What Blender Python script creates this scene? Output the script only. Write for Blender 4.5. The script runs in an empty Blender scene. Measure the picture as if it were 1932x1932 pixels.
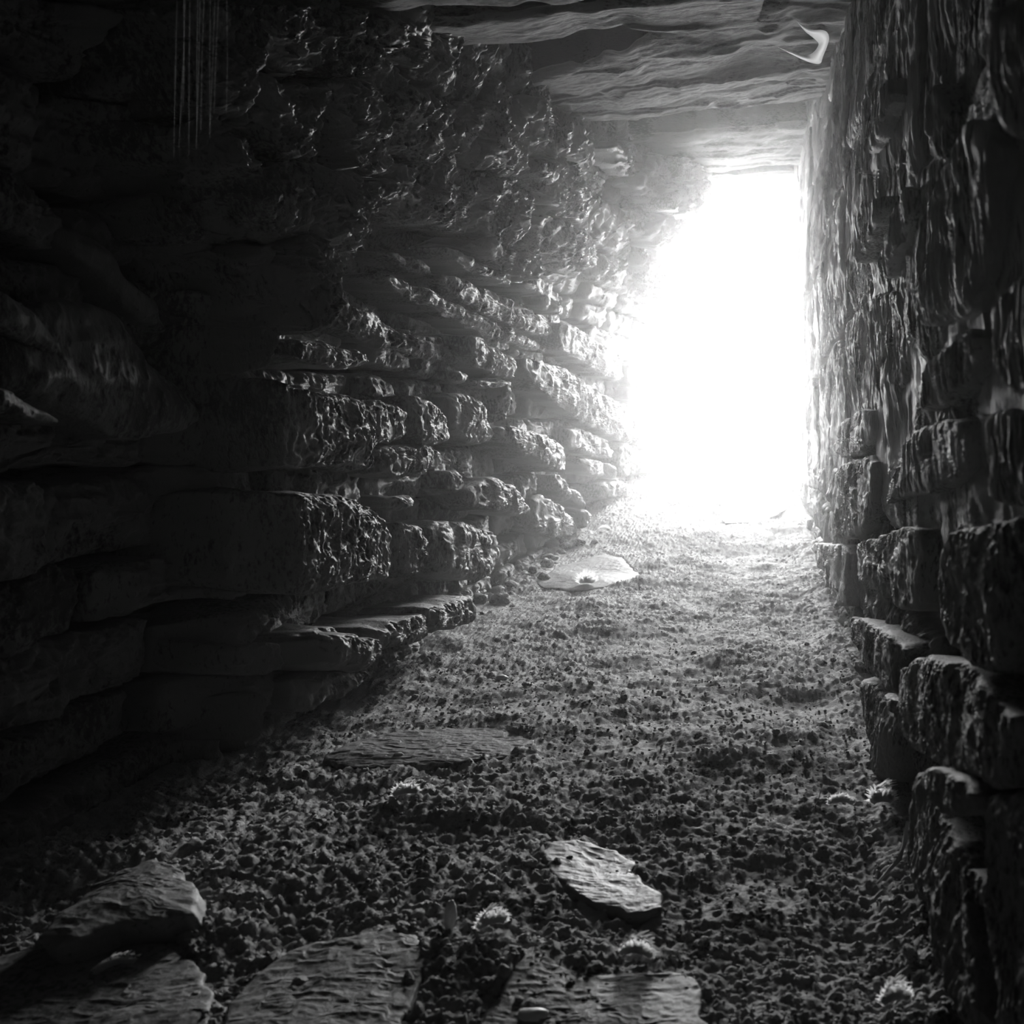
import bpy, math, random
import numpy as np
from mathutils import Vector
random.seed(7)
rng = np.random.default_rng(7)
sc = bpy.context.scene
C = sc.collection

# ------------------------------------------------------------------ camera
F = 1700.0                 # focal length in pixels of the 1932 px frame
VX, VY = 1435.0, 790.0     # vanishing point of the passage
CZ = 0.50                  # camera height above the dirt floor
cam = bpy.data.cameras.new('camera'); cam_o = bpy.data.objects.new('camera', cam); C.objects.link(cam_o)
cam_o.location = (0, 0, CZ); cam_o.rotation_euler = (math.pi/2, 0, 0)
cam.sensor_width = 36; cam.lens = 36*F/1932
cam.shift_x = -(VX-966)/1932; cam.shift_y = -(966-VY)/1932
cam.clip_start = 0.02
cam.dof.use_dof = True; cam.dof.focus_distance = 1.9; cam.dof.aperture_fstop = 10
sc.camera = cam_o

# ------------------------------------------------------------------ daylight
SKY = 72.0
w = bpy.data.worlds.new('overcast_sky'); sc.world = w; w.use_nodes = True
bg = w.node_tree.nodes['Background']; bg.inputs[0].default_value = (1, 1, 1, 1); bg.inputs[1].default_value = SKY
w.cycles.sampling_method = 'AUTOMATIC'
pl = bpy.data.lights.new('exit_portal', 'AREA'); pl.shape = 'RECTANGLE'; pl.size = 0.95; pl.size_y = 1.7
pl.cycles.is_portal = True
po = bpy.data.objects.new('exit_portal', pl); C.objects.link(po); po.location = (-0.2, 5.32, 0.95); po.rotation_euler = (-math.pi/2, 0, 0)
sc.view_settings.view_transform = 'Standard'; sc.view_settings.look = 'None'
sc.view_settings.gamma = 1; sc.view_settings.use_curve_mapping = False
sc.view_settings.exposure = 0.0
sc.cycles.use_denoising = True
sc.cycles.volume_bounces = 1; sc.cycles.max_bounces = 4; sc.cycles.diffuse_bounces = 3; sc.cycles.glossy_bounces = 2; sc.cycles.use_adaptive_sampling = False

# ------------------------------------------------------------------ noise
def _h(ix, iy, iz, seed):
    n = (ix.astype(np.int64)*374761393 + iy.astype(np.int64)*668265263 + iz.astype(np.int64)*2147483647 + seed*1013904223) & 0xffffffff
    n = ((n ^ (n >> 13))*1274126177) & 0xffffffff
    n = ((n ^ (n >> 15))*2246822519) & 0xffffffff
    n = n ^ (n >> 16)
    return (n & 0xffffff)/float(0xffffff)*2-1
def vnoise(p, seed=0):
    i = np.floor(p).astype(np.int64); f = p-i; f = f*f*f*(f*(f*6-15)+10)
    x, y, z = i[:, 0], i[:, 1], i[:, 2]; r = 0
    for dx in (0, 1):
        wx = f[:, 0] if dx else 1-f[:, 0]
        for dy in (0, 1):
            wy = f[:, 1] if dy else 1-f[:, 1]
            for dz in (0, 1):
                wz = f[:, 2] if dz else 1-f[:, 2]
                r = r + wx*wy*wz*_h(x+dx, y+dy, z+dz, seed)
    return r
def fbm(p, oct=4, seed=0, gain=.5):
    a, s = 1., 0
    for o in range(oct):
        s = s + a*vnoise(p*2.03**o+o*17.3, seed+o); a *= gain
    return s
def ridged(p, oct=3, seed=0, gain=.5):
    a, s = 1., 0
    for o in range(oct):
        s = s + a*(1-2*np.abs(vnoise(p*2.1**o+o*9.7, seed+o))); a *= gain
    return s

# ------------------------------------------------------------------ helpers
def sm(t): t = np.clip(t, 0, 1); return t*t*(3-2*t)
def mesh_obj(name, V, quads=None, tris=None, mat=None, parent=None, smooth=True):
    me = bpy.data.meshes.new(name)
    V = np.asarray(V, dtype=np.float32)
    idx, tot = [], []
    if quads is not None and len(quads): q = np.asarray(quads, np.int32); idx.append(q.ravel()); tot.append(np.full(len(q), 4, np.int32))
    if tris is not None and len(tris): t = np.asarray(tris, np.int32); idx.append(t.ravel()); tot.append(np.full(len(t), 3, np.int32))
    idx = np.concatenate(idx); tot = np.concatenate(tot)
    me.vertices.add(len(V)); me.vertices.foreach_set('co', V.ravel())
    me.loops.add(len(idx)); me.loops.foreach_set('vertex_index', idx)
    me.polygons.add(len(tot)); st = np.concatenate([[0], np.cumsum(tot)[:-1]]).astype(np.int32)
    me.polygons.foreach_set('loop_start', st)
    me.polygons.foreach_set('use_smooth', np.full(len(tot), smooth))
    me.update(calc_edges=True); me.validate()
    if mat: me.materials.append(mat)
    o = bpy.data.objects.new(name, me); C.objects.link(o)
    if parent: o.parent = parent
    return o
def grid_quads(n, m, wrap=False):
    i = np.arange(n-1)[:, None]; j = np.arange(m if wrap else m-1)[None, :]; j2 = (j+1) % m
    return np.stack([i*m+j, i*m+j2, (i+1)*m+j2, (i+1)*m+j], -1).reshape(-1, 4)
def tag(o, label=None, cat=None, group=None, kind=None):
    if label: o['label'] = label
    if cat: o['category'] = cat
    if group: o['group'] = group
    if kind: o['kind'] = kind
    return o
def empty(name, loc=(0, 0, 0), parent=None):
    o = bpy.data.objects.new(name, None); C.objects.link(o); o.location = loc
    if parent: o.parent = parent
    return o

# ------------------------------------------------------------------ materials
def stone_mat(name, lo, hi, rough=.6, scale=(30, 30, 30), bump=.5, dist=.004, spec=.5, blotch=6.):
    m = bpy.data.materials.new(name); m.use_nodes = True; nt = m.node_tree; N = nt.nodes; L = nt.links
    b = N['Principled BSDF']
    tc = N.new('ShaderNodeNewGeometry'); oi = N.new('ShaderNodeObjectInfo')
    mp = N.new('ShaderNodeMapping'); mp.inputs['Scale'].default_value = scale; L.new(tc.outputs['Position'], mp.inputs[0])
    n1 = N.new('ShaderNodeTexNoise'); n1.inputs['Scale'].default_value = blotch; n1.inputs['Detail'].default_value = 6; L.new(tc.outputs['Position'], n1.inputs['Vector'])
    n2 = N.new('ShaderNodeTexNoise'); n2.inputs['Scale'].default_value = 1; n2.inputs['Detail'].default_value = 8; n2.inputs['Roughness'].default_value = .65; L.new(mp.outputs[0], n2.inputs['Vector'])
    ma = N.new('ShaderNodeMath'); ma.operation = 'MULTIPLY_ADD'; L.new(oi.outputs['Random'], ma.inputs[0]); L.new(n1.outputs[0], ma.inputs[2])
    mb = N.new('ShaderNodeMath'); mb.operation = 'MULTIPLY_ADD'; L.new(n2.outputs[0], mb.inputs[0]); mb.inputs[1].default_value = .9; L.new(ma.outputs[0], mb.inputs[2])
    cr = N.new('ShaderNodeValToRGB'); L.new(mb.outputs[0], cr.inputs[0])
    cr.color_ramp.elements[0].position = .88; cr.color_ramp.elements[0].color = (lo, lo, lo, 1)
    ma.inputs[1].default_value = .15; cr.color_ramp.elements[1].position = 1.0; cr.color_ramp.elements[1].color = (hi, hi, hi, 1)
    L.new(cr.outputs[0], b.inputs['Base Color'])
    b.inputs['Roughness'].default_value = rough; b.inputs['Specular IOR Level'].default_value = spec
    bp = N.new('ShaderNodeBump'); bp.inputs['Strength'].default_value = bump; bp.inputs['Distance'].default_value = dist
    L.new(n2.outputs[0], bp.inputs['Height']); L.new(bp.outputs[0], b.inputs['Normal'])
    return m
def plain(name, v, rough=.7, trans=0, spec=.5):
    m = bpy.data.materials.new(name); m.use_nodes = True; nt = m.node_tree; b = nt.nodes['Principled BSDF']
    n = nt.nodes.new('ShaderNodeTexNoise'); n.inputs['Scale'].default_value = 60; cr = nt.nodes.new('ShaderNodeValToRGB'); nt.links.new(n.outputs[0], cr.inputs[0])
    cr.color_ramp.elements[0].color = (v*.8, v*.8, v*.8, 1); cr.color_ramp.elements[1].color = (min(v*1.15, 1),)*3+(1,)
    nt.links.new(cr.outputs[0], b.inputs['Base Color']); b.inputs['Roughness'].default_value = rough; b.inputs['Specular IOR Level'].default_value = spec
    if trans:
        t = nt.nodes.new('ShaderNodeBsdfTranslucent'); t.inputs[0].default_value = (v, v, v, 1)
        mx = nt.nodes.new('ShaderNodeMixShader'); mx.inputs[0].default_value = trans
        nt.links.new(b.outputs[0], mx.inputs[1]); nt.links.new(t.outputs[0], mx.inputs[2]); nt.links.new(mx.outputs[0], nt.nodes['Material Output'].inputs[0])
    return m
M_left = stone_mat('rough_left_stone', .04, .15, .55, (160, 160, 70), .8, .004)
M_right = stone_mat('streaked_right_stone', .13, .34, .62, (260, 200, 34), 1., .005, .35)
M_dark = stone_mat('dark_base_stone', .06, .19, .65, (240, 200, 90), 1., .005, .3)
M_slab = stone_mat('ceiling_slab_stone', .05, .14, .8, (60, 200, 200), .7, .004, .08)
M_soil = stone_mat('dry_soil', .12, .36, .75, (220, 220, 220), .9, .004, blotch=9)
M_flag = stone_mat('flagstone', .10, .24, .62, (150, 150, 150), .6, .002)
M_wet = stone_mat('damp_flagstone', .07, .16, .5, (120, 120, 120), .6, .002, spec=.34)
M_core = stone_mat('wall_core', .04, .09, .8, (120, 120, 120), .8, .004)
M_pebble = stone_mat('pebble_stone', .10, .30, .6, (300, 300, 300), .6, .001)
M_white = plain('white_down', .92, .8, .85)
M_pale = plain('pale_stone', .75, .5)
M_web = plain('cobweb_silk', .9, .6, .75)
M_root = plain('dry_root', .35, .6)
M_out = stone_mat('ground_outside', .3, .5, .8)

# ------------------------------------------------------------------ passage surfaces
Y_END = 5.25
def floor_z(Y): return .26*sm((np.asarray(Y, float)-2.9)/2.3)
def XL(Y, z):
    Y = np.asarray(Y, float); z = np.asarray(z, float)
    base = -.745 + .20*sm((Y-3.3)/1.9)
    corb = .17*sm((z-.75)/.75)
    yj = 1.33-.26*sm((z-.65)/.35)
    return base + corb - .07*(1-sm((Y-yj+.05)/.05))
def XR(Y, z):
    Y = np.asarray(Y, float); z = np.asarray(z, float)
    return .185 - .02*sm((Y-3)/2) + .015*np.sin(z*5)
def ray(px, py): return (px-VX)/F, -(py-VY)/F
def hit_left(px, py, off=0.):
    dx, dz = ray(px, py); lo, hi = .2, 5.6
    for _ in range(40):
        m = (lo+hi)/2
        if dx*m - (float(XL(m, CZ+dz*m))+off) > 0: lo = m
        else: hi = m
    return lo, CZ+dz*lo
def hit_right(px, py, off=0.):
    dx, dz = ray(px, py); lo, hi = .2, 5.4
    for _ in range(40):
        m = (lo+hi)/2
        if dx*m - (float(XR(m, CZ+dz*m))-off) < 0: lo = m
        else: hi = m
    return lo, CZ+dz*lo
def hit_floor(px, py, h=0.):
    dx, dz = ray(px, py); lo, hi = .3, 7.
    for _ in range(40):
        m = (lo+hi)/2
        if CZ+dz*m - (float(floor_z(m))+h) > 0: lo = m
        else: hi = m
    return dx*lo, lo

def resample(P, n):
    P = np.asarray(P, float); Q = np.vstack([P, P[:1]])
    # light corner rounding with one Chaikin step
    A = Q[:-1]*.82+Q[1:]*.18; B = Q[:-1]*.18+Q[1:]*.82
    R = np.empty((len(A)*2, 2)); R[0::2] = A; R[1::2] = B
    R = np.vstack([R, R[:1]]); d = np.linalg.norm(np.diff(R, axis=0), axis=1); s = np.concatenate([[0], np.cumsum(d)])
    t = np.linspace(0, s[-1], n, endpoint=False)
    return np.stack([np.interp(t, s, R[:, 0]), np.interp(t, s, R[:, 1])], 1)

def block(name, poly, emb, mat, parent, n=90, rings=22, depth=.16, bevel=.02, pw=7., bulge=.01,
          amp=.010, freq=14., crust=.005, cfreq=(45, 45, 22), lateral=.006, seed=0, tilt=(0, 0), flat=False):
    """A stone: outline `poly` in the 2-D frame of a surface; emb(a, b, h) lifts it to 3-D, h is height above the surface."""
    O = resample(poly, n); c = O.mean(0)
    S = np.concatenate([np.linspace(.0, 1, rings)**.8, np.full(4, 1.)])
    S[0] = .02
    hh = np.where(S < 1, bulge*(1-S**2) - bevel*(1-np.sqrt(np.clip(1-S**pw, 0, 1))), 0)
    hh[rings-1:] = -bevel - np.array([0, .12, .35, .7, 1.])*depth
    ab = c + (O-c)[None]*S[:, None, None]
    H = np.repeat(hh[:, None], n, 1)
    A, B = ab[..., 0].ravel(), ab[..., 1].ravel(); H = H.ravel()
    H = H + tilt[0]*(A-c[0]) + tilt[1]*(B-c[1])
    P = emb(A, B, H); Pn = emb(A, B, H+.01)-P; Pn /= np.linalg.norm(Pn, axis=1)[:, None]
    q = P+seed*3.17
    d = amp*fbm(q*freq, 4, seed) + crust*ridged(q*np.array(cfreq), 3, seed+50)
    lat = np.stack([vnoise(q*freq*1.6, seed+7), vnoise(q*freq*1.6, seed+8), vnoise(q*freq*1.6, seed+9)], 1)*lateral \
        + np.stack([vnoise(q*60, seed+17), vnoise(q*60, seed+18), vnoise(q*60, seed+19)], 1)*lateral*.35
    if flat: lat[:, 2] = 0
    V = P + Pn*d[:, None] + lat
    R = len(S); V = V.reshape(R, n, 3)
    ctr = V[0].mean(0)[None]
    V = np.vstack([V.reshape(-1, 3), ctr]); Q = grid_quads(R, n, True); j = np.arange(n); T = np.stack([np.full(n, R*n), (j+1) % n, j], 1)
    o = mesh_obj(name, V, Q, T, mat, parent)
    # outward normals
    return o
def fix_normals(o, inward=False):
    pass
def emb_left(off):
    def e(a, b, h): return np.stack([XL(a, b)+off+h, a, b], 1)
    return e
def emb_right(off):
    def e(a, b, h): return np.stack([XR(a, b)-off-h, a, b], 1)
    return e
def px_size(poly):
    p = np.asarray(poly, float); s = p.max(0)-p.min(0); return s[0], s[1]
def res_for(poly, q=2.1):
    p = np.asarray(poly, float); per = np.linalg.norm(p-np.roll(p, 1, 0), axis=1).sum()
    sx, sy = px_size(poly)
    return int(np.clip(per/q, 24, 330)), int(np.clip(max(sx, sy)/2/q, 7, 75))

# ------------------------------------------------------------------ left wall
wall_left = empty('wall_left'); tag(wall_left, kind='structure')
def sheet(name, fn, us, vs, mat, parent, amp=.012, freq=9, seed=3):
    U, Vv = np.meshgrid(us, vs, indexing='ij'); P = fn(U.ravel(), Vv.ravel())
    P = P + (np.stack([fbm(P*freq, 3, seed), fbm(P*freq, 2, seed+5), fbm(P*freq, 2, seed+9)], 1))*amp
    return mesh_obj(name, P, grid_quads(len(us), len(vs)), None, mat, parent)
sheet('wall_core', lambda Y, z: np.stack([XL(Y, z)-.20, Y, z], 1), np.linspace(-1.2, 5.3, 260), np.linspace(-.1, 2.1, 90), M_core, wall_left)

def left_stone(poly, off=.03, mat=M_left, **kw):
    n, r = res_for(poly); i = left_stone.i = left_stone.i+1
    P = [hit_left(x, y, off) for x, y in poly]
    return block('stone', P, emb_left(off), mat, wall_left, n, r, seed=i, **kw)
left_stone.i = 100
def crs(ox, oy, s, pts): return [(ox+x*s, oy+y*s) for x, y in pts]

LEFT = [ # (outline in photo pixels, how far it stands proud of the wall face)
 ([(437,965),(460,922),(560,925),(690,945),(742,985),(745,1090),(690,1100),(620,1122),(480,1118),(432,1080)], .06),
 ([(748,985),(790,990),(812,1030),(800,1085),(752,1092)], .03),
 ([(815,980),(880,985),(938,1005),(945,1050),(920,1090),(870,1095),(822,1075)], .045),
 ([(887,922),(920,905),(935,900),(975,922),(1000,960),(998,974),(950,966),(895,960)], .06),
 ([(845,885),(872,890),(876,920),(860,932),(846,918)], .03),
 ([(728,935),(770,935),(776,958),(745,962)], .02),
 ([(495,712),(560,735),(640,745),(690,757),(762,765),(770,830),(700,838),(690,890),(600,880),(560,890),(520,880),(495,790)], .05),
 ([(772,745),(820,760),(846,785),(849,825),(835,842),(775,838)], .045),
 ([(700,842),(770,842),(838,848),(836,880),(800,896),(720,898)], .04),
 ([(852,742),(895,745),(915,785),(932,828),(900,842),(866,822),(852,790)], .03),
 ([(948,722),(962,735),(960,770),(950,800),(943,770)], .03),
 ([(945,800),(1000,810),(1060,835),(1068,870),(1062,895),(1020,872),(960,835)], .055),
 ([(1050,892),(1075,920),(1080,948),(1062,940),(1048,912)], .03),
 ([(1078,918),(1095,930),(1102,955),(1092,958),(1080,940)], .03),
 ([(1075,802),(1130,820),(1160,850),(1155,866),(1100,856),(1074,840)], .04),
 ([(1092,862),(1135,868),(1142,900),(1110,895)], .03),
 ([(1142,872),(1160,878),(1158,903),(1144,900)], .03),
 ([(1166,832),(1204,836),(1208,893),(1168,902)], .045),
 ([(1211,856),(1240,870),(1236,890),(1212,894)], .03),
 ([(1135,906),(1182,908),(1176,938),(1142,945)], .035),
 ([(1098,960),(1118,970),(1112,992),(1096,998)], .04),
 ([(1010,930),(1045,945),(1085,985),(1092,1010),(1040,1015),(1008,990)], .02),
 ([(992,673),(1071,696),(1145,747),(1229,789),(1252,826),(1243,854),(1192,840),(1099,794),(1029,742),(992,692)], .06),
 ([(1057,607),(1085,617),(1127,640),(1178,673),(1180,719),(1145,710),(1099,682),(1061,659)], .055),
 ([(1187,677),(1220,687),(1248,715),(1245,738),(1225,735),(1187,722)], .04),
 ([(1187,727),(1220,741),(1247,748),(1244,768),(1210,761),(1190,752)], .035),
 ([(726,514),(754,521),(819,556),(894,593),(982,631),(1033,656),(1028,666),(936,642),(843,596),(763,555)], .0),
 ([(735,475),(773,484),(812,508),(812,526),(773,516),(740,492)], -.03),
 ([(838,510),(870,524),(936,557),(1006,590),(1042,619),(1040,634),(1001,630),(936,603),(866,565)], .02),
 ([(847,466),(912,498),(970,526),(962,542),(894,512),(850,488)], .035),
 ([(985,530),(1022,548),(1018,560),(990,548)], .03),
 ([(1029,553),(1062,577),(1055,596),(1024,578)], .04),
 ([(618,545),(650,580),(700,603),(760,630),(840,650),(885,680),(850,686),(780,672),(700,655),(640,618)], .0),
 ([(888,628),(920,648),(970,678),(973,710),(950,715),(905,694),(885,660)], .045),
 ([(860,698),(884,704),(881,722),(860,720)], .035),
 ([(895,713),(968,722),(966,733),(905,730)], .03),
 ([(540,645),(614,642),(690,665),(704,690),(630,698),(545,680)], .045),
 ([(488,615),(505,612),(508,645),(498,672),(505,700),(488,705),(482,660)], .05),
 # base ledge
 ([(450,1212),(500,1205),(540,1215),(548,1260),(500,1275),(452,1262)], .07),
 ([(556,1190),(620,1178),(640,1200),(630,1240),(570,1250)], .04),
 ([(605,1200),(660,1192),(705,1205),(728,1235),(690,1262),(620,1262)], .085),
 ([(700,1190),(745,1170),(800,1160),(812,1195),(780,1215),(720,1225)], .075),
 ([(790,1150),(850,1130),(885,1120),(900,1160),(880,1182),(820,1195)], .08),
 ([(462,1315),(485,1310),(490,1395),(470,1392)], .05),
 ([(555,1270),(700,1262),(660,1300),(560,1350)], .03),
 # crusted upper masses
 ([(375,0),(470,0),(490,110),(470,200),(440,250),(380,210),(385,100)], .05),
 ([(365,215),(430,262),(480,250),(500,330),(480,420),(462,470),(440,420),(390,385),(360,300)], .06),
 ([(300,380),(340,375),(372,400),(360,450),(320,440)], .03),
 ([(480,20),(560,10),(600,60),(590,130),(520,150),(492,90)], .05),
 ([(600,10),(690,40),(705,110),(680,150),(620,120)], .045),
 ([(500,160),(590,150),(620,230),(590,300),(520,290),(495,230)], .06),
 ([(620,130),(700,160),(740,250),(735,330),(680,330),(630,250)], .05),
 ([(500,300),(590,310),(600,400),(560,470),(500,440),(485,360)], .05),
 ([(600,300),(680,340),(738,345),(740,380),(700,400),(696,450),(655,482),(612,430)], .075),
 ([(560,480),(610,440),(650,490),(625,530),(622,600),(585,635),(560,580)], .085),
 ([(480,460),(550,480),(555,570),(530,620),(490,600),(462,540)], .04),
 ([(700,50),(745,28),(800,85),(808,110),(780,124),(725,100)], .05),
 ([(740,180),(800,170),(860,230),(870,300),(800,320),(745,270)], .045),
 ([(760,300),(860,310),(900,400),(880,440),(800,420),(745,380)], .04),
 ([(870,200),(940,190),(985,260),(990,330),(920,330),(880,290)], .04),
 ([(880,330),(970,340),(1010,400),(1000,450),(960,470),(905,440)], .055),
 ([(900,450),(960,480),(1000,460),(1030,520),(985,530),(930,500)], .06),
 ([(985,180),(1040,180),(1080,240),(1070,300),(1010,290)], .03),
 ([(1010,300),(1080,300),(1120,370),(1110,420),(1040,400)], .05),
 ([(1010,410),(1060,415),(1120,440),(1130,500),(1080,520),(1020,480)], .045),
 ([(1262,392),(1285,350),(1345,335),(1340,392),(1300,414)], .19),
 ([(1232,440),(1252,392),(1300,408),(1272,455),(1250,472)], .12),
 ([(1200,340),(1235,290),(1275,300),(1290,345),(1262,388),(1225,380)], .10),
 ([(1270,288),(1310,310),(1350,330),(1340,345),(1290,340)], .16),
 ([(1150,270),(1190,265),(1230,300),(1200,335),(1165,320)], .07),
 ([(1180,400),(1222,388),(1248,395),(1230,440),(1200,440)], .06),
 ([(1215,480),(1248,470),(1262,500),(1285,560),(1292,620),(1250,600),(1220,540)], .07),
 # near, dark, tilted slabs
 ([(-60,500),(0,545),(60,588),(112,640),(122,668),(60,655),(-60,610)], .12),
 ([(120,415),(175,440),(208,470),(214,500),(300,600),(312,632),(250,592),(180,520),(120,450)], .10),
 ([(-60,640),(130,560),(210,590),(240,640),(300,700),(352,762),(362,792),(330,812),(235,828),(120,785),(-60,720)], .12),
 ([(-60,700),(0,728),(60,765),(120,800),(60,800),(-60,760)], .14),
 ([(262,468),(318,492),(380,575),(445,640),(455,700),(425,785),(372,745),(330,650),(280,550)], .075),
]
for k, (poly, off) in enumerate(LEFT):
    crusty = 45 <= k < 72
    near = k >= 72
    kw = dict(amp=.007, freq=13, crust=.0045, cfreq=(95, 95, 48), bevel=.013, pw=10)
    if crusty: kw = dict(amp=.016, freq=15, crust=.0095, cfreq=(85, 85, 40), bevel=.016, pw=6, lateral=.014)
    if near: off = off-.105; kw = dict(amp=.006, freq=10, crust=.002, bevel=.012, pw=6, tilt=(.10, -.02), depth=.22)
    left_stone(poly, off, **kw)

def in_any(Y, z, polys):
    return False
# coursed rubble behind and around the drawn stones
def courses(side, z0, z1, y0, y1, seed, hmin, hmax, lmin, lmax, omin, omax, mat, parent, hole=None, slope=0., **kw):
    r = random.Random(seed); z = z0; cnt = 0
    while z < z1:
        h = r.uniform(hmin, hmax); Y = y0 - r.uniform(0, .2)
        while Y < y1:
            l = r.uniform(lmin, lmax)*(1.3 if Y > 3 else 1)
            off = r.uniform(omin, omax); ye = min(Y+l, y1+.03)
            if hole and hole((Y+ye)/2, z+h/2): off -= .07
            if ye-Y > .06:
                g = .006; j = lambda s: r.uniform(-s, s)
                zz = lambda yy: z+slope*(yy-2)
                pts = [(Y+g, zz(Y)+g+j(.008)), ((Y+ye)/2, zz((Y+ye)/2)+g+j(.012)), (ye-g, zz(ye)+g+j(.008)), (ye-g+j(.012), zz(ye)+h/2),
                       (ye-g-abs(j(.02)), zz(ye)+h-g+j(.008)), ((Y+ye)/2+j(.03), zz((Y+ye)/2)+h-g+j(.012)), (Y+g+abs(j(.02)), zz(Y)+h-g+j(.008)), (Y+g+j(.01), zz(Y)+h/2)]
                X = .75 if side == 'l' else .18
                vis = ye > (.6 if side == 'l' else .4)
                ppm = F/max(ye, .8)
                n = int(np.clip(2*(l*X/max(Y, .5)+h)*ppm/3.2 if False else 2*(l*.6+h)*ppm/3.0, 24, 300)) if vis else 16
                rr = int(np.clip(max(l*.5, h)*ppm/2/3.4, 6, 60)) if vis else 4
                cnt += 1
                block('stone', pts, emb_left(off) if side == 'l' else emb_right(off), mat, parent, n, rr, depth=.12, seed=seed*1000+cnt, **kw)
            Y = ye
        z += h
cav = lambda Y, z: ((Y-2.15)/.62)**2+((z-.85-.10*(Y-2.1))/.15)**2 < 1
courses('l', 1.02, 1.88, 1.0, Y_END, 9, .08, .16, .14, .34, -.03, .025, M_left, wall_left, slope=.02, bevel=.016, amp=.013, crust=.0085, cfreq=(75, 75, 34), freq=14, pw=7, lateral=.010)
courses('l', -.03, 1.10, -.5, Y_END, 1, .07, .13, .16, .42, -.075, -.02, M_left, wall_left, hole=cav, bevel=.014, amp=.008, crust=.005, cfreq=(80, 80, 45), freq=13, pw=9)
# ------------------------------------------------------------------ right wall
wall_right = empty('wall_right'); tag(wall_right, kind='structure')
sheet('wall_core', lambda Y, z: np.stack([XR(Y, z)+.10, Y, z], 1), np.linspace(-1.2, 5.3, 260), np.linspace(-.1, 2.1, 90), M_core, wall_right)
RIGHT = [
 ([(1565,888),(1600,872),(1645,860),(1647,908),(1640,985),(1620,1016),(1566,1012)], .03),
 ([(1612,1026),(1645,1019),(1686,996),(1729,996),(1736,1019),(1733,1107),(1729,1147),(1696,1154),(1682,1130),(1645,1113),(1618,1100)], .03),
 ([(1783,1026),(1804,999),(1851,986),(1932,986),(1918,1053),(1911,1137),(1901,1221),(1874,1272),(1834,1255),(1783,1214),(1767,1171),(1767,1086)], .045),
 ([(1531,1026),(1571,1026),(1595,1029),(1595,1144),(1581,1144),(1541,1060)], .03),
 ([(1602,1164),(1639,1174),(1666,1187),(1703,1218),(1692,1255),(1689,1302),(1672,1305),(1632,1255),(1605,1204)], .04),
 ([(1689,1272),(1719,1245),(1766,1238),(1817,1255),(1884,1322),(1918,1356),(1905,1420),(1895,1480),(1800,1460),(1760,1440),(1700,1400)], .045),
 ([(1672,1313),(1690,1315),(1718,1338),(1705,1352),(1680,1338)], .05),
 ([(1622,1275),(1645,1288),(1676,1322),(1689,1356),(1680,1440),(1665,1480),(1645,1460),(1640,1400),(1625,1340)], .03),
 ([(1725,1455),(1745,1475),(1760,1520),(1800,1600),(1820,1700),(1840,1800),(1870,1960),(1820,1960),(1780,1820),(1740,1700),(1708,1640),(1713,1560),(1720,1480)], .04),
 ([(1745,1452),(1790,1450),(1830,1500),(1825,1545),(1790,1540),(1755,1490)], .055),
 ([(1800,1640),(1850,1640),(1868,1690),(1850,1712),(1815,1700)], .03),
 ([(1868,1500),(1932,1480),(2000,1480),(2000,1970),(1880,1970),(1862,1750)], .035),
 ([(1749,373),(1827,224),(1844,232),(1877,290),(1869,414),(1844,580),(1790,600),(1728,621),(1716,538),(1720,476)], .03),
 ([(1687,385),(1716,352),(1716,414),(1695,464),(1666,530),(1658,489)], .03),
 ([(1612,460),(1662,364),(1662,398),(1645,447),(1616,501)], .03),
 ([(1736,778),(1745,696),(1786,663),(1827,613),(1850,640),(1825,720),(1790,760)], .035),
 ([(1666,952),(1709,827),(1743,804),(1800,784),(1834,817),(1817,901),(1766,925),(1686,938)], .035),
 ([(1572,850),(1586,795),(1640,765),(1646,820),(1630,858),(1590,866)], .025),
 ([(1637,290),(1650,220),(1674,145),(1680,186),(1664,232),(1650,282)], .02),
 ([(1745,180),(1765,150),(1790,230),(1775,310),(1750,250)], .02),
 ([(1880,560),(1932,520),(1990,520),(1990,760),(1900,740),(1868,660)], .03),
 ([(1850,780),(1900,770),(1990,800),(1990,960),(1880,950),(1845,860)], .02),
 ([(1880,20),(1990,-20),(1990,240),(1900,260),(1870,140)], .02),
 ([(1640,560),(1700,545),(1725,640),(1700,740),(1650,740)], .012),
]
def right_stone(poly, off=.03, mat=M_right, **kw):
    n, r = res_for(poly, 2.0); i = right_stone.i = right_stone.i+1
    P = [hit_right(x, y, off) for x, y in poly]
    return block('stone', P, emb_right(off), mat, wall_right, n, r, seed=i, **kw)
right_stone.i = 400
for k, (poly, off) in enumerate(RIGHT):
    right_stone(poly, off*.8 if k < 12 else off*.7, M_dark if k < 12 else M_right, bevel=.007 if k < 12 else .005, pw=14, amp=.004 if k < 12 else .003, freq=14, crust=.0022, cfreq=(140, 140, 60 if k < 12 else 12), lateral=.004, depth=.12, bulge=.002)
courses('r', .30, 1.9, .1, Y_END, 2, .22, .42, .45, 1.1, -.012, .004, M_right, wall_right, slope=-.05, bevel=.006, pw=16, amp=.006, freq=8, crust=.0026, cfreq=(140, 140, 11), lateral=.004, bulge=.003)
courses('r', -.05, .34, .1, Y_END, 3, .07, .14, .15, .4, -.03, 0., M_dark, wall_right, bevel=.010, pw=10, amp=.006, crust=.003, cfreq=(110, 110, 40), lateral=.005)

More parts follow.
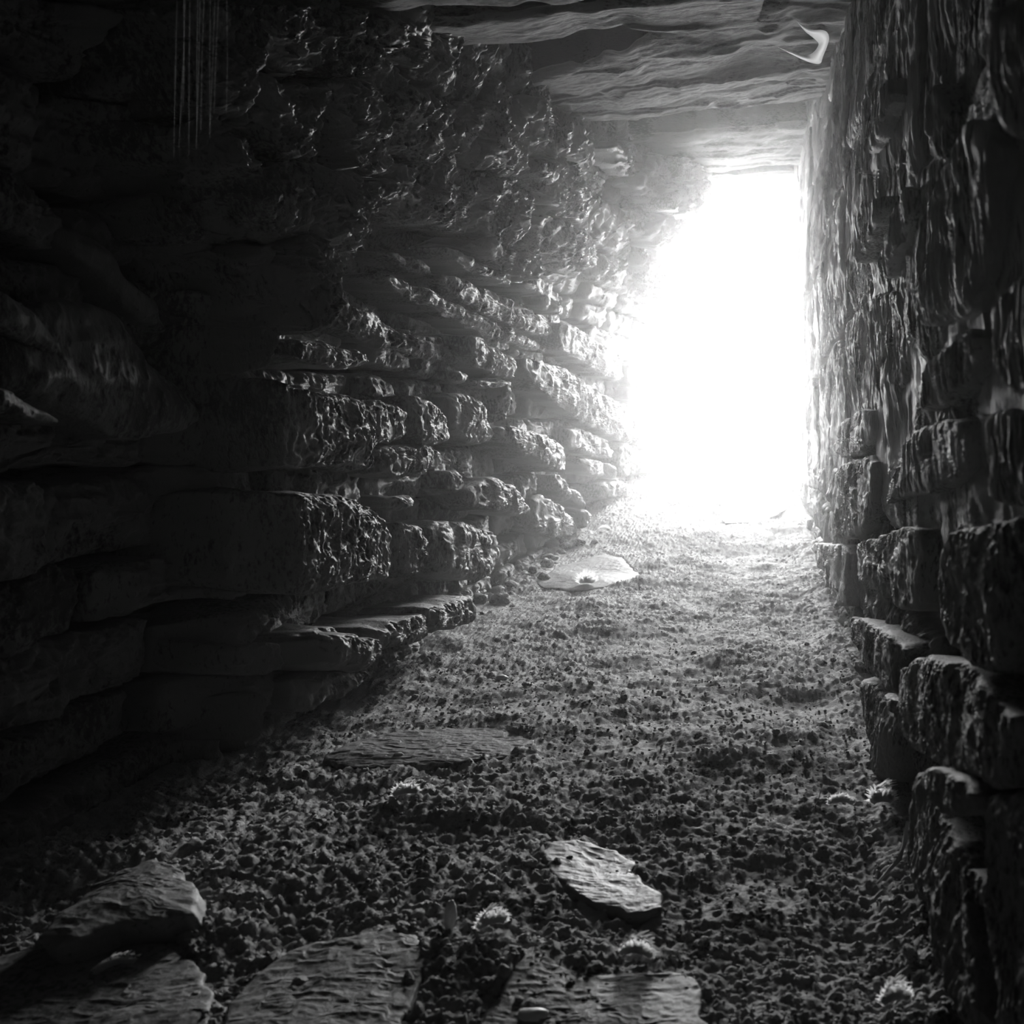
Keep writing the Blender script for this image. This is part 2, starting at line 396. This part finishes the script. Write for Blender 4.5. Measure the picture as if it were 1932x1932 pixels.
# ------------------------------------------------------------------ ceiling
ceiling = empty('ceiling'); tag(ceiling, kind='structure')
sheet('ceiling_core', lambda X, Y: np.stack([X, Y, 2.02+0*X-.5*(1-sm((Y)/4))*1.0+0.05], 1), np.linspace(-1.3, .6, 40), np.linspace(-1.2, 5.3, 120), M_core, ceiling)
def slab(near, far, yn, yf, thick=.16, seed=0, res=(150, 80), label=None, rough=.008, lay=.0006):
    """lintel slab: near and far are [(left px, py), (right px, py)] of its underside's edges, at depths yn and yf"""
    def pt(p, Y): dx, dz = ray(*p); return np.array([dx*Y, Y, CZ+dz*Y])
    yn = yn if isinstance(yn, tuple) else (yn, yn); yf = yf if isinstance(yf, tuple) else (yf, yf)
    a0, a1, b0, b1 = pt(near[0], yn[0]), pt(near[1], yn[1]), pt(far[0], yf[0]), pt(far[1], yf[1])
    # carry the slab into both walls
    def ext(p, q, l, r):
        d = (q-p)/abs(q[0]-p[0]); return p-d*l, q+d*r
    a0, a1 = ext(a0, a1, .28, .14); b0, b1 = ext(b0, b1, .28, .14)
    nu, nv = res; u = np.linspace(0, 1, nu)[:, None, None]; v = np.linspace(0, 1, nv)[None, :, None]
    P = (a0*(1-u)+a1*u)*(1-v)+(b0*(1-u)+b1*u)*v
    sh = P.reshape(-1, 3); q = sh+seed*2.3
    dz = rough*fbm(q*np.array([6, 9, 9]), 5, seed) + lay*ridged(q*np.array([9, 60, 30]), 3, seed+3)
    # broken, terraced bedding
    t = fbm(q*np.array([2.2, 6, 6]), 3, seed+11); dz += .008*sm((t-.1)/.10) - .007*sm((-t-.3)/.09)
    vv = np.broadcast_to(v, (nu, nv, 1)).reshape(-1)
    ed = .018*(np.exp(-vv/.03)+np.exp(-(1-vv)/.03))
    sh = sh.copy(); sh[:, 2] += dz+ed; sh[:, 1] += .03*vnoise(q*np.array([5, 1, 1]), seed+20)*1.0 + .012*vnoise(q*np.array([22, 3, 3]), seed+21)
    top = sh.copy(); top[:, 2] = sh[:, 2].max()+thick*.4 + 0*top[:, 2]
    V = np.vstack([sh, top]); Q = grid_quads(nu, nv); n = nu*nv
    idx = np.arange(n).reshape(nu, nv)
    ring = np.concatenate([idx[:, 0], idx[-1, 1:], idx[-2::-1, -1], idx[0, -2:0:-1]])
    s = np.stack([ring, np.roll(ring, -1), np.roll(ring, -1)+n, ring+n], 1)
    o = mesh_obj('slab', V, np.vstack([Q[:, ::-1], Q+n, s]), None, M_slab, ceiling)
    if label: o['label'] = label
    return o
slab([(700,-330),(1700,-420)], [(740,-60),(1640,-150)], .95, 1.25, seed=1, res=(120, 40))
slab([(700,-140),(1640,-170)], [(760,25),(1620,-50)], 1.2, 1.5, seed=2, res=(160, 60))
slab([(815,62),(1300,8)], [(820,98),(1300,62)], (1.62, 1.62), (1.85, 1.85), seed=3, res=(220, 60))
slab([(1005,150),(1560,-20)], [(1075,236),(1512,198)], (2.3, 1.9), (3.0, 3.1), seed=4, res=(300, 200), rough=.011, label='tilted lintel slab with a broken layered underside')
slab([(1165,262),(1508,236)], [(1290,330),(1495,318)], 3.75, 4.45, seed=5, res=(160, 90))
slab([(1290,340),(1497,326)], [(1335,392),(1495,388)], 4.55, 5.3, seed=6, res=(120, 60))
# packing that closes the slots between neighbouring lintels
def packing(y0, y1, z):
    us = np.linspace(-1.1, .45, 60); vs = np.linspace(y0, y1, 14)
    sheet('packing_stone', lambda X, Y: np.stack([X, Y, z+0*X], 1), us, vs, M_core, ceiling, amp=.02, freq=12, seed=31)
packing(1.4, 2.4, 1.50); packing(3.3, 3.95, 1.86); packing(4.3, 5.2, 1.92); packing(-1.2, 1.4, 1.42)

# ------------------------------------------------------------------ floor
floor = empty('floor'); tag(floor, kind='structure')
FLAG_LIST = [  # outline in photo pixels, height over the soil, material, label, shape
 ([(70,1775),(150,1700),(230,1640),(310,1620),(360,1655),(384,1700),(370,1730),(300,1745),(230,1755),(120,1790)], .024, M_flag, 'raised pale flagstone with a dark undercut edge', dict(bulge=.008)),
 ([(1020,1600),(1100,1580),(1165,1595),(1195,1610),(1200,1640),(1240,1680),(1245,1720),(1180,1712),(1100,1690),(1050,1655)], .002, M_wet, 'glossy damp flagstone', dict(crust=.0007, amp=.003)),
 ([(-80,1830),(60,1800),(200,1782),(300,1772),(350,1790),(375,1850),(380,1960),(-80,1990)], .004, M_flag, None, {}),
 ([(850,1960),(960,1840),(1000,1790),(1060,1800),(1110,1830),(1240,1822),(1300,1850),(1340,1960)], .004, M_flag, None, {}),
 ([(560,1790),(700,1760),(790,1770),(800,1850),(760,1960),(400,1970),(430,1870)], .003, M_flag, None, {}),
 ([(1000,1100),(1050,1070),(1130,1042),(1175,1052),(1215,1085),(1180,1095),(1100,1110)], -.002, M_flag, None, dict(pw=14)),
 ([(1355,985),(1390,945),(1450,935),(1500,925),(1490,960),(1430,985)], .001, M_flag, None, {}),
 ([(600,1425),(700,1385),(830,1368),(950,1372),(1010,1395),(960,1420),(820,1440),(680,1450)], .003, M_flag, None, dict(amp=.003)),
 ([(1570,1025),(1500,960),(1508,920),(1525,905),(1545,950),(1575,1000)], .02, M_flag, None, {}),
]
FOFF = [f[1] for f in FLAG_LIST]
FLAGS = [[hit_floor(x, y, .0) for x, y in f[0]] for f in FLAG_LIST]
def rows():
    Y = [-1.1]
    while Y[-1] < 5.5:
        y = Y[-1]; Y.append(y + (.03 if y < .7 else min(max(.0030*y*y, .0016), .0075)))
    return np.array(Y)
def big_z(X, Y): return .011*fbm(np.stack([X, Y, 0*X], 1)*3.1, 3, 70)
def inside(poly, X, Y):
    c = np.zeros(len(X), bool); n = len(poly)
    for i in range(n):
        (x0, y0), (x1, y1) = poly[i], poly[(i+1) % n]
        c ^= ((y0 > Y) != (y1 > Y)) & (X < (x1-x0)*(Y-y0)/((y1-y0) or 1e-9)+x0)
    return c
def hf(X, Y):
    P = np.stack([X, Y, 0*X], 1)
    big = .018*fbm(P*3.1, 3, 70)
    rough = .5+.5*np.clip(fbm(P*4.3, 3, 75)*2.2+.3, -1, 1)
    c = np.abs(vnoise(P*44, 71))*.0035 + np.abs(vnoise(P*85+3, 72))*.0045 + np.abs(vnoise(P*160+7, 73))*.005 + np.abs(vnoise(P*290+7, 74))*.0022
    h = big*.6 + c*(.3+.75*rough) + .007*fbm(P*11, 4, 76) + .0022*ridged(P*90, 3, 77)
    h += .015*sm((X-.10)/.08)
    for fi, fp in enumerate(FLAGS):
        fp = np.array(fp); m = (np.abs(X-fp[:, 0].mean()) < .5) & (np.abs(Y-fp[:, 1].mean()) < .6); i = np.where(m)[0]
        if len(i): j = i[inside(fp, X[i], Y[i])]; h[j] = np.minimum(h[j], big_z(X[j], Y[j])+FOFF[fi]+.004)
    h -= .020*np.exp(-(((X+.10)/.09)**2+((Y-2.45)/.10)**2))       # small hollow in the middle
    return floor_z(Y) + h - .010
Yr = rows(); nx = 470
xs = np.linspace(-.98, .32, nx)
UU, YY = np.meshgrid(xs, Yr, indexing='ij')
X_, Y_ = UU.ravel(), YY.ravel()
Zf = hf(X_, Y_)
mesh_obj('packed_soil', np.stack([X_, Y_, Zf], 1), grid_quads(nx, len(Yr))[:, ::-1], None, M_soil, floor)
def emb_floor(off):
    def e(a, b, h): return np.stack([a, b, floor_z(b)+big_z(a, b)-.003+off+h], 1)
    return e
def flag(poly, off, mat=M_flag, label=None, name='flagstone', **kw):
    n, r = res_for(poly, 2.6); i = flag.i = flag.i+1
    P = [hit_floor(x, y, off) for x, y in poly]
    d = dict(bevel=.003, pw=24, amp=.002, freq=7, crust=.0007, cfreq=(55, 110, 60), lateral=.012, depth=.04, bulge=.0, flat=True); d.update(kw)
    o = block(name, P, emb_floor(off), mat, floor, n, r, seed=i, **d)
    if label: o['label'] = label
flag.i = 700
for poly, off, mat, label, kw in FLAG_LIST: flag(poly, off, mat, label, **kw)

# ------------------------------------------------------------------ loose clods and pebbles
def lump(r, sub, seed, flat=.7):
    import bmesh
    bm = bmesh.new(); bmesh.ops.create_icosphere(bm, subdivisions=sub, radius=1)
    V = np.array([v.co[:] for v in bm.verts]); T = np.array([[v.index for v in f.verts] for f in bm.faces]); bm.free()
    V = V*(1+.28*vnoise(V*1.3+seed*3.1, seed)[:, None]+.16*vnoise(V*3.1+seed, seed+1)[:, None]); V[:, 2] *= flat
    return V*r, T
def ground_at(x, y): return float(hf(np.array([x]), np.array([y]))[0])
protos = []
for k in range(10):
    V, T = lump(1, 3, k, .5+.03*k)
    me_o = mesh_obj('clod', V, None, T, M_soil, None, smooth=(k % 3 != 0)); protos.append(me_o.data)
    bpy.data.objects.remove(me_o)
r = random.Random(5); zones = []
def clod_label(px, py):
    return None
def put(px, py, size, name='clod', me=None, label=None, group=None, cat=None, rot=None, squash=1.):
    x, y = hit_floor(px, py); o = bpy.data.objects.new(name, me or r.choice(protos)); C.objects.link(o)
    o.scale = (size, size*r.uniform(.75, 1.2), size*squash); o.rotation_euler = rot or (r.uniform(-.4, .4), r.uniform(-.4, .4), r.uniform(0, 6.3))
    o.location = (x, y, ground_at(x, y)+size*.22*squash)
    tag(o, label, cat, group); return o
# rubble heap at the foot of the left wall
for k in range(46):
    t = r.random(); px = 880+t*230+r.uniform(-30, 20); py = 1150-t*150+r.uniform(-35, 25)
    put(px, py, r.uniform(.010, .026)*(1.2-.3*t), 'rubble_stone', None, 'small angular rubble lump in the %s part of the heap along left wall' % ('near' if t < .5 else 'far'), 'rubble in the %s part of the heap' % ('near' if t < .5 else 'far'), 'rubble')
cnt = 0
while cnt < 210:
    py = 990+900*r.random()**.85; Y = 850/max(py-790, 1)
    lo, hi = VX-1.46*(py-790), VX+.30*(py-790)
    px = r.uniform(max(lo, 10), min(hi, 1900)); cnt += 1
    side = 'left' if px < (2*lo+hi)/3 else ('right' if px > (lo+2*hi)/3 else 'central')
    where = 'nearest' if py > 1600 else ('middle' if py > 1300 else ('farther' if py > 1120 else 'farthest'))
    put(px, py, r.uniform(.0035, .0080), 'clod', None, 'small dark clod lying loose on the %s %s stretch of dirt floor' % (where, side), 'loose clods on the %s %s stretch of floor' % (where, side), 'clod')
# gravel too small to pick apart
GV, GT, off0 = [], [], 0
base = [lump(1, 1, 40+k, .65) for k in range(8)]
for k in range(10000):
    V, T = base[k % 8]
    Y = .74+4.3*r.random()**1.7; X = r.uniform(float(XL(Y, .05))+.03, .17)
    s = r.uniform(.0010, .0030)*(1.1 if Y < 1.8 else .75); a = r.uniform(0, 6.28); ca, sa = math.cos(a), math.sin(a)
    W = V*s; W = np.stack([W[:, 0]*ca-W[:, 1]*sa, W[:, 0]*sa+W[:, 1]*ca, W[:, 2]], 1); W = W+np.array([X, Y, 0]); GV.append(W); GT.append(T+off0); off0 += len(V)
nV = len(GV[0]); GV = np.vstack(GV); cen = GV.reshape(-1, nV, 3).mean(1)
GV[:, 2] += np.repeat(hf(cen[:, 0], cen[:, 1]), nV)+.0008
g = mesh_obj('gravel', GV, None, np.vstack(GT), M_soil, None); tag(g, 'fine gritty gravel strewn all over the dirt floor', 'gravel', kind='stuff')

# ------------------------------------------------------------------ pale stones, feathers, root, cobwebs
def pale(px, py, size, label, sq=(1, 1, .7), name='pebble', mat=M_pale, rot=0.):
    V, T = lump(1, 3, int(px) % 97, 1.); o = mesh_obj(name, V, None, T, mat); x, y = hit_floor(px, py)
    o.scale = (size*sq[0], size*sq[1], size*sq[2]); o.rotation_euler = (0, 0, rot); o.location = (x, y, ground_at(x, y)+size*sq[2]*.65)
    tag(o, label, 'pebble'); return o
pale(848, 1752, .0075, 'upright oval grey pebble on the near floor', (.8, .8, 1.9))
pale(947, 1273, .009, 'small pale pebble alone on the middle of floor, left of centre', (1.3, 1, .6))
pale(1005, 1908, .007, 'small whitish chip on the bottom central flagstone', (1.8, 1, .5))
def feather(px, py, length, ang, label, curl=.4, spread=.45, n=70, lift=.012, seed=0, shaft_frac=1.):
    rr = random.Random(seed); x, y = hit_floor(px, py)
    root = empty('feather', (x, y, ground_at(x, y)+.009)); root.rotation_euler = (0, 0, ang); tag(root, label, 'feather')
    def sp(t): return np.array([(t-.5)*length, curl*length*.25*math.sin(t*2.6), lift*math.sin(t*math.pi)+.002])
    V, Q = [], []
    ts = np.linspace(0, 1, 14)
    for t in ts:
        p = sp(t); w_ = .0006*(1-t*.7)
        V += [p+(0, w_, 0), p+(0, 0, w_*1.4), p+(0, -w_, 0)]
    for i in range(13):
        for j in range(3): Q.append([i*3+j, i*3+(j+1) % 3, i*3+3+(j+1) % 3, i*3+3+j])
    mesh_obj('shaft', V, Q, None, M_white, root)
    V, Q = [], []
    for k in range(n//5):
        t = rr.uniform(.05, 1); side = 1 if k % 2 else -1; p = sp(t)
        L_ = .55*length*spread*(math.sin(min(t*1.15, 1)*math.pi*.85)+.25)*rr.uniform(.7, 1.15); a = side*rr.uniform(.5, 1.1)
        up = rr.uniform(.0, 1.1); b0 = len(V); m = 5
        for i in range(m):
            s = i/(m-1); bend = a*(1-.35*s)
            c = p + np.array([math.cos(bend)*L_*s, math.sin(bend)*L_*s, L_*s*up*(1-.45*s)])
            w_ = .0008*(1.35-s); V += [c+(0, 0, w_), c+(w_, -w_, -w_*.5), c+(-w_, w_, -w_*.5)]
        for i in range(m-1):
            for j in range(3): Q.append([b0+i*3+j, b0+i*3+(j+1) % 3, b0+i*3+3+(j+1) % 3, b0+i*3+3+j])
    Vd, Qd = [], []
    for k in range(n//2+95):
        u = rr.uniform(-1, 1); Ld = length*spread*1.0*(1-.5*abs(u)**2)*rr.uniform(.55, 1.1); b0 = len(Vd)
        a0 = u*1.0+rr.uniform(-.25, .25); yy = curl*length*.22*math.cos(u*2)+rr.uniform(-.0012, .0012); bend = rr.uniform(-.5, .5)
        for i in range(5):
            q_ = i/4; an = a0+bend*q_; px_ = u*length*.36+math.sin(an)*Ld*q_; pz_ = math.cos(an)*Ld*q_; wd = .0021*(1.08-q_)*(.6+.4*math.sin(q_*3))
            Vd += [(px_-wd*math.cos(an), yy+.15*Ld*q_*q_, pz_+wd*math.sin(an)), (px_+wd*math.cos(an), yy+.15*Ld*q_*q_, pz_-wd*math.sin(an))]
        for i in range(4): Qd.append([b0+2*i, b0+2*i+1, b0+2*i+3, b0+2*i+2])
    mesh_obj('down', Vd, Qd, None, M_white, root, False)
    mesh_obj('barbs', V, Q, None, M_white, root, False)
    return root
feather(765, 1515, .032, .4, 'fluffy white down feather alone on the floor, left of the centre', spread=.5, n=110, seed=1)
feather(1586, 1515, .040, 0., 'flat white downy feather left of the round one by right wall', spread=.3, n=110, seed=2, lift=.004)
feather(1664, 1525, .030, 0.2, 'round white down tuft against the foot of right wall', spread=.75, n=170, seed=3, lift=.02)
feather(928, 1762, .030, .5, 'curled grey white feather beside the upright oval pebble', spread=.5, n=80, seed=4)
feather(1200, 1808, .036, -.2, 'plump white down feather on the edge of front flagstone', spread=.35, n=150, seed=5, lift=.014)
feather(218, 1842, .036, .6, 'pale feather on the flagstone at bottom left corner', spread=.22, n=80, seed=6, lift=.006)
feather(1106, 1100, .046, 0., 'round white down tuft on the flat stone near left wall', spread=.9, n=60, seed=8)
feather(1141, 1000, .045, 0., 'small flat white tuft at the foot of left wall, farthest away', spread=.35, n=40, seed=9)
feather(1690, 1915, .028, .3, 'grey spiky down feather at bottom right of floor', spread=.55, n=70, seed=7)

def tube(pts, rad, name, mat, parent=None, sides=6):
    pts = np.array(pts, float); V, Q = [], []
    rad = np.broadcast_to(rad, len(pts))
    for i, p in enumerate(pts):
        d = pts[min(i+1, len(pts)-1)]-pts[max(i-1, 0)]; d /= np.linalg.norm(d)+1e-9
        a = np.cross(d, (0.31, .2, .93)); a /= np.linalg.norm(a)+1e-9; b = np.cross(d, a)
        for j in range(sides): t = 2*math.pi*j/sides; V.append(p+(a*math.cos(t)+b*math.sin(t))*rad[i])
    for i in range(len(pts)-1):
        for j in range(sides): Q.append([i*sides+j, i*sides+(j+1) % sides, (i+1)*sides+(j+1) % sides, (i+1)*sides+j])
    return mesh_obj(name, V, Q, None, mat, parent)
def fpt(px, py, h): x, y = hit_floor(px, py); return (x, y, ground_at(x, y)+h)
o = tube([fpt(1655, 1655, .004), fpt(1680, 1652, .008), fpt(1698, 1645, .012), fpt(1708, 1640, .02), fpt(1712, 1640, .04)], [.0012, .002, .003, .0032, .002], 'root', M_root)
tag(o, 'thin curved root lying at the foot of the right wall', 'root')
o = tube([fpt(1533, 1520, .003), fpt(1545, 1512, .012), fpt(1553, 1500, .02), fpt(1552, 1492, .03)], [.0006, .0006, .0005, .0004], 'twig', M_root)
tag(o, 'tiny bent twig just left of the flat white feather', 'twig')
# cobweb threads, upper left
web = empty('cobweb', (-.62, 1.0, .9)); tag(web, 'faint vertical cobweb threads hanging at upper left of left wall', 'cobweb')
for k in range(11):
    x0 = 335+k*9+r.uniform(-4, 4); x1 = x0+r.uniform(-14, 14); Yw = .98+r.uniform(-.02, .02)
    def wp(px, py): dx, dz = ray(px, py); return np.array([dx*Yw, Yw, CZ+dz*Yw])-np.array([-.62, 1.0, .9])
    tube([wp(x0, -60), wp((x0+x1)/2+r.uniform(-3, 3), 110), wp(x1, r.uniform(200, 300))], .00005, 'thread', M_web, web, 4)
# bright web sheet between the tilted slab and the right wall
Yb = 1.93
def bp_(px, py, d=0.): dx, dz = ray(px, py); Y = Yb+d; return (dx*Y, Y, CZ+dz*Y)
outer = [(1505,42),(1518,52),(1532,57),(1558,56),(1566,70),(1560,90),(1552,108),(1549,122),(1530,119),(1512,112),(1490,101),(1468,89)]
inner = [(1506,44),(1519,60),(1530,68),(1540,76),(1545,82),(1543,88),(1537,97),(1528,103),(1518,105),(1505,101),(1488,95),(1469,90)]
V, m = [], 7
def chaikin(P):
    P = np.array(P, float)
    for _ in range(2):
        R = np.empty((2*len(P)-2+2, 2)); R[0] = P[0]; R[-1] = P[-1]; R[1:-1:2] = P[:-1]*.75+P[1:]*.25; R[2:-1:2] = (P[:-1]*.25+P[1:]*.75)[:len(R[2:-1:2])]; P = R
    return [tuple(p) for p in P]
outer, inner = chaikin(outer), chaikin(inner)
for i, (a, b) in enumerate(zip(outer, inner)):
    for j in range(m):
        t = j/(m-1); V.append(bp_(a[0]*(1-t)+b[0]*t, a[1]*(1-t)+b[1]*t, .012*math.sin(t*math.pi)-.012*t))
Vn = np.array(V).reshape(len(outer), m, 3)
fine = []
for i in range(len(outer)-1):
    for s in (0, .25, .5, .75): fine.append(Vn[i]*(1-s)+Vn[i+1]*s)
fine.append(Vn[-1]); fine = np.array(fine); nn = len(fine)
o = mesh_obj('cobweb', fine.reshape(-1, 3), grid_quads(nn, m), None, M_web)
tag(o, 'bright white curved cobweb sheet under the lintel at top right', 'cobweb')

# ------------------------------------------------------------------ closing walls, outside, haze
wb = sheet('wall_back', lambda X, z: np.stack([X, -1.1+0*X, z], 1), np.linspace(-1.3, .7, 40), np.linspace(-.2, 2.2, 40), M_core, None); tag(wb, kind='structure')
def box(name, lo, hi, mat):
    x0, y0, z0 = lo; x1, y1, z1 = hi
    V = [(x0,y0,z0),(x1,y0,z0),(x1,y1,z0),(x0,y1,z0),(x0,y0,z1),(x1,y0,z1),(x1,y1,z1),(x0,y1,z1)]
    return mesh_obj(name, V, [(0,3,2,1),(4,5,6,7),(0,1,5,4),(1,2,6,5),(2,3,7,6),(3,0,4,7)], None, mat, None, False)
# thickness of the masonry so that no daylight leaks in round the lining
for nm, lo, hi, par in (('masonry', (-1.6, -1.3, -.3), (-1.02, 5.3, 2.6), wall_left), ('masonry', (.38, -1.3, -.3), (1.0, 5.3, 2.6), wall_right),
                   ('masonry', (-1.6, -1.3, 2.15), (1.0, 5.3, 2.7), ceiling), ('masonry', (-1.6, -1.6, -.3), (1.0, -1.25, 2.6), wb), ('subsoil', (-1.6, -1.3, -.5), (1.0, 5.5, -.12), floor)):
    b_ = box(nm, lo, hi, M_core); b_.parent = par
# end faces of the wall at the mouth
for lo, hi, par in (((-1.1, 5.2, -.1), (-.68, 5.3, 2.3), wall_left), ((.24, 5.2, -.1), (.5, 5.3, 2.3), wall_right), ((-1.1, 5.2, 1.9), (.5, 5.3, 2.3), ceiling)):
    b_ = box('end_face', lo, hi, M_left); b_.parent = par
gr = sheet('ground_outside', lambda X, Y: np.stack([X, Y, .255+.00*X], 1), np.linspace(-8, 8, 80), np.linspace(5.4, 25, 90), M_out, None, amp=.02, freq=3); tag(gr, kind='structure')
hz = box('haze', (-1.0, .1, -.11), (.36, 6.2, 2.13), None)
hm = bpy.data.materials.new('hazy_air'); hm.use_nodes = True; nt = hm.node_tree; nt.nodes.remove(nt.nodes['Principled BSDF'])
vs = nt.nodes.new('ShaderNodeVolumeScatter'); vs.inputs['Density'].default_value = .085; vs.inputs['Anisotropy'].default_value = .76; vs.inputs['Color'].default_value = (1, 1, 1, 1)
nt.links.new(vs.outputs[0], nt.nodes['Material Output'].inputs['Volume'])
gp = nt.nodes.new('ShaderNodeNewGeometry'); sx = nt.nodes.new('ShaderNodeSeparateXYZ'); mr = nt.nodes.new('ShaderNodeMapRange'); mr.interpolation_type = 'SMOOTHSTEP'
nt.links.new(gp.outputs['Position'], sx.inputs[0]); nt.links.new(sx.outputs['Y'], mr.inputs['Value'])
mr.inputs['From Min'].default_value = .6; mr.inputs['From Max'].default_value = 3.4; mr.inputs['To Min'].default_value = .005; mr.inputs['To Max'].default_value = .072
nt.links.new(mr.outputs[0], vs.inputs['Density']); sc.cycles.volume_step_rate = 2.
hz.data.materials.append(hm)
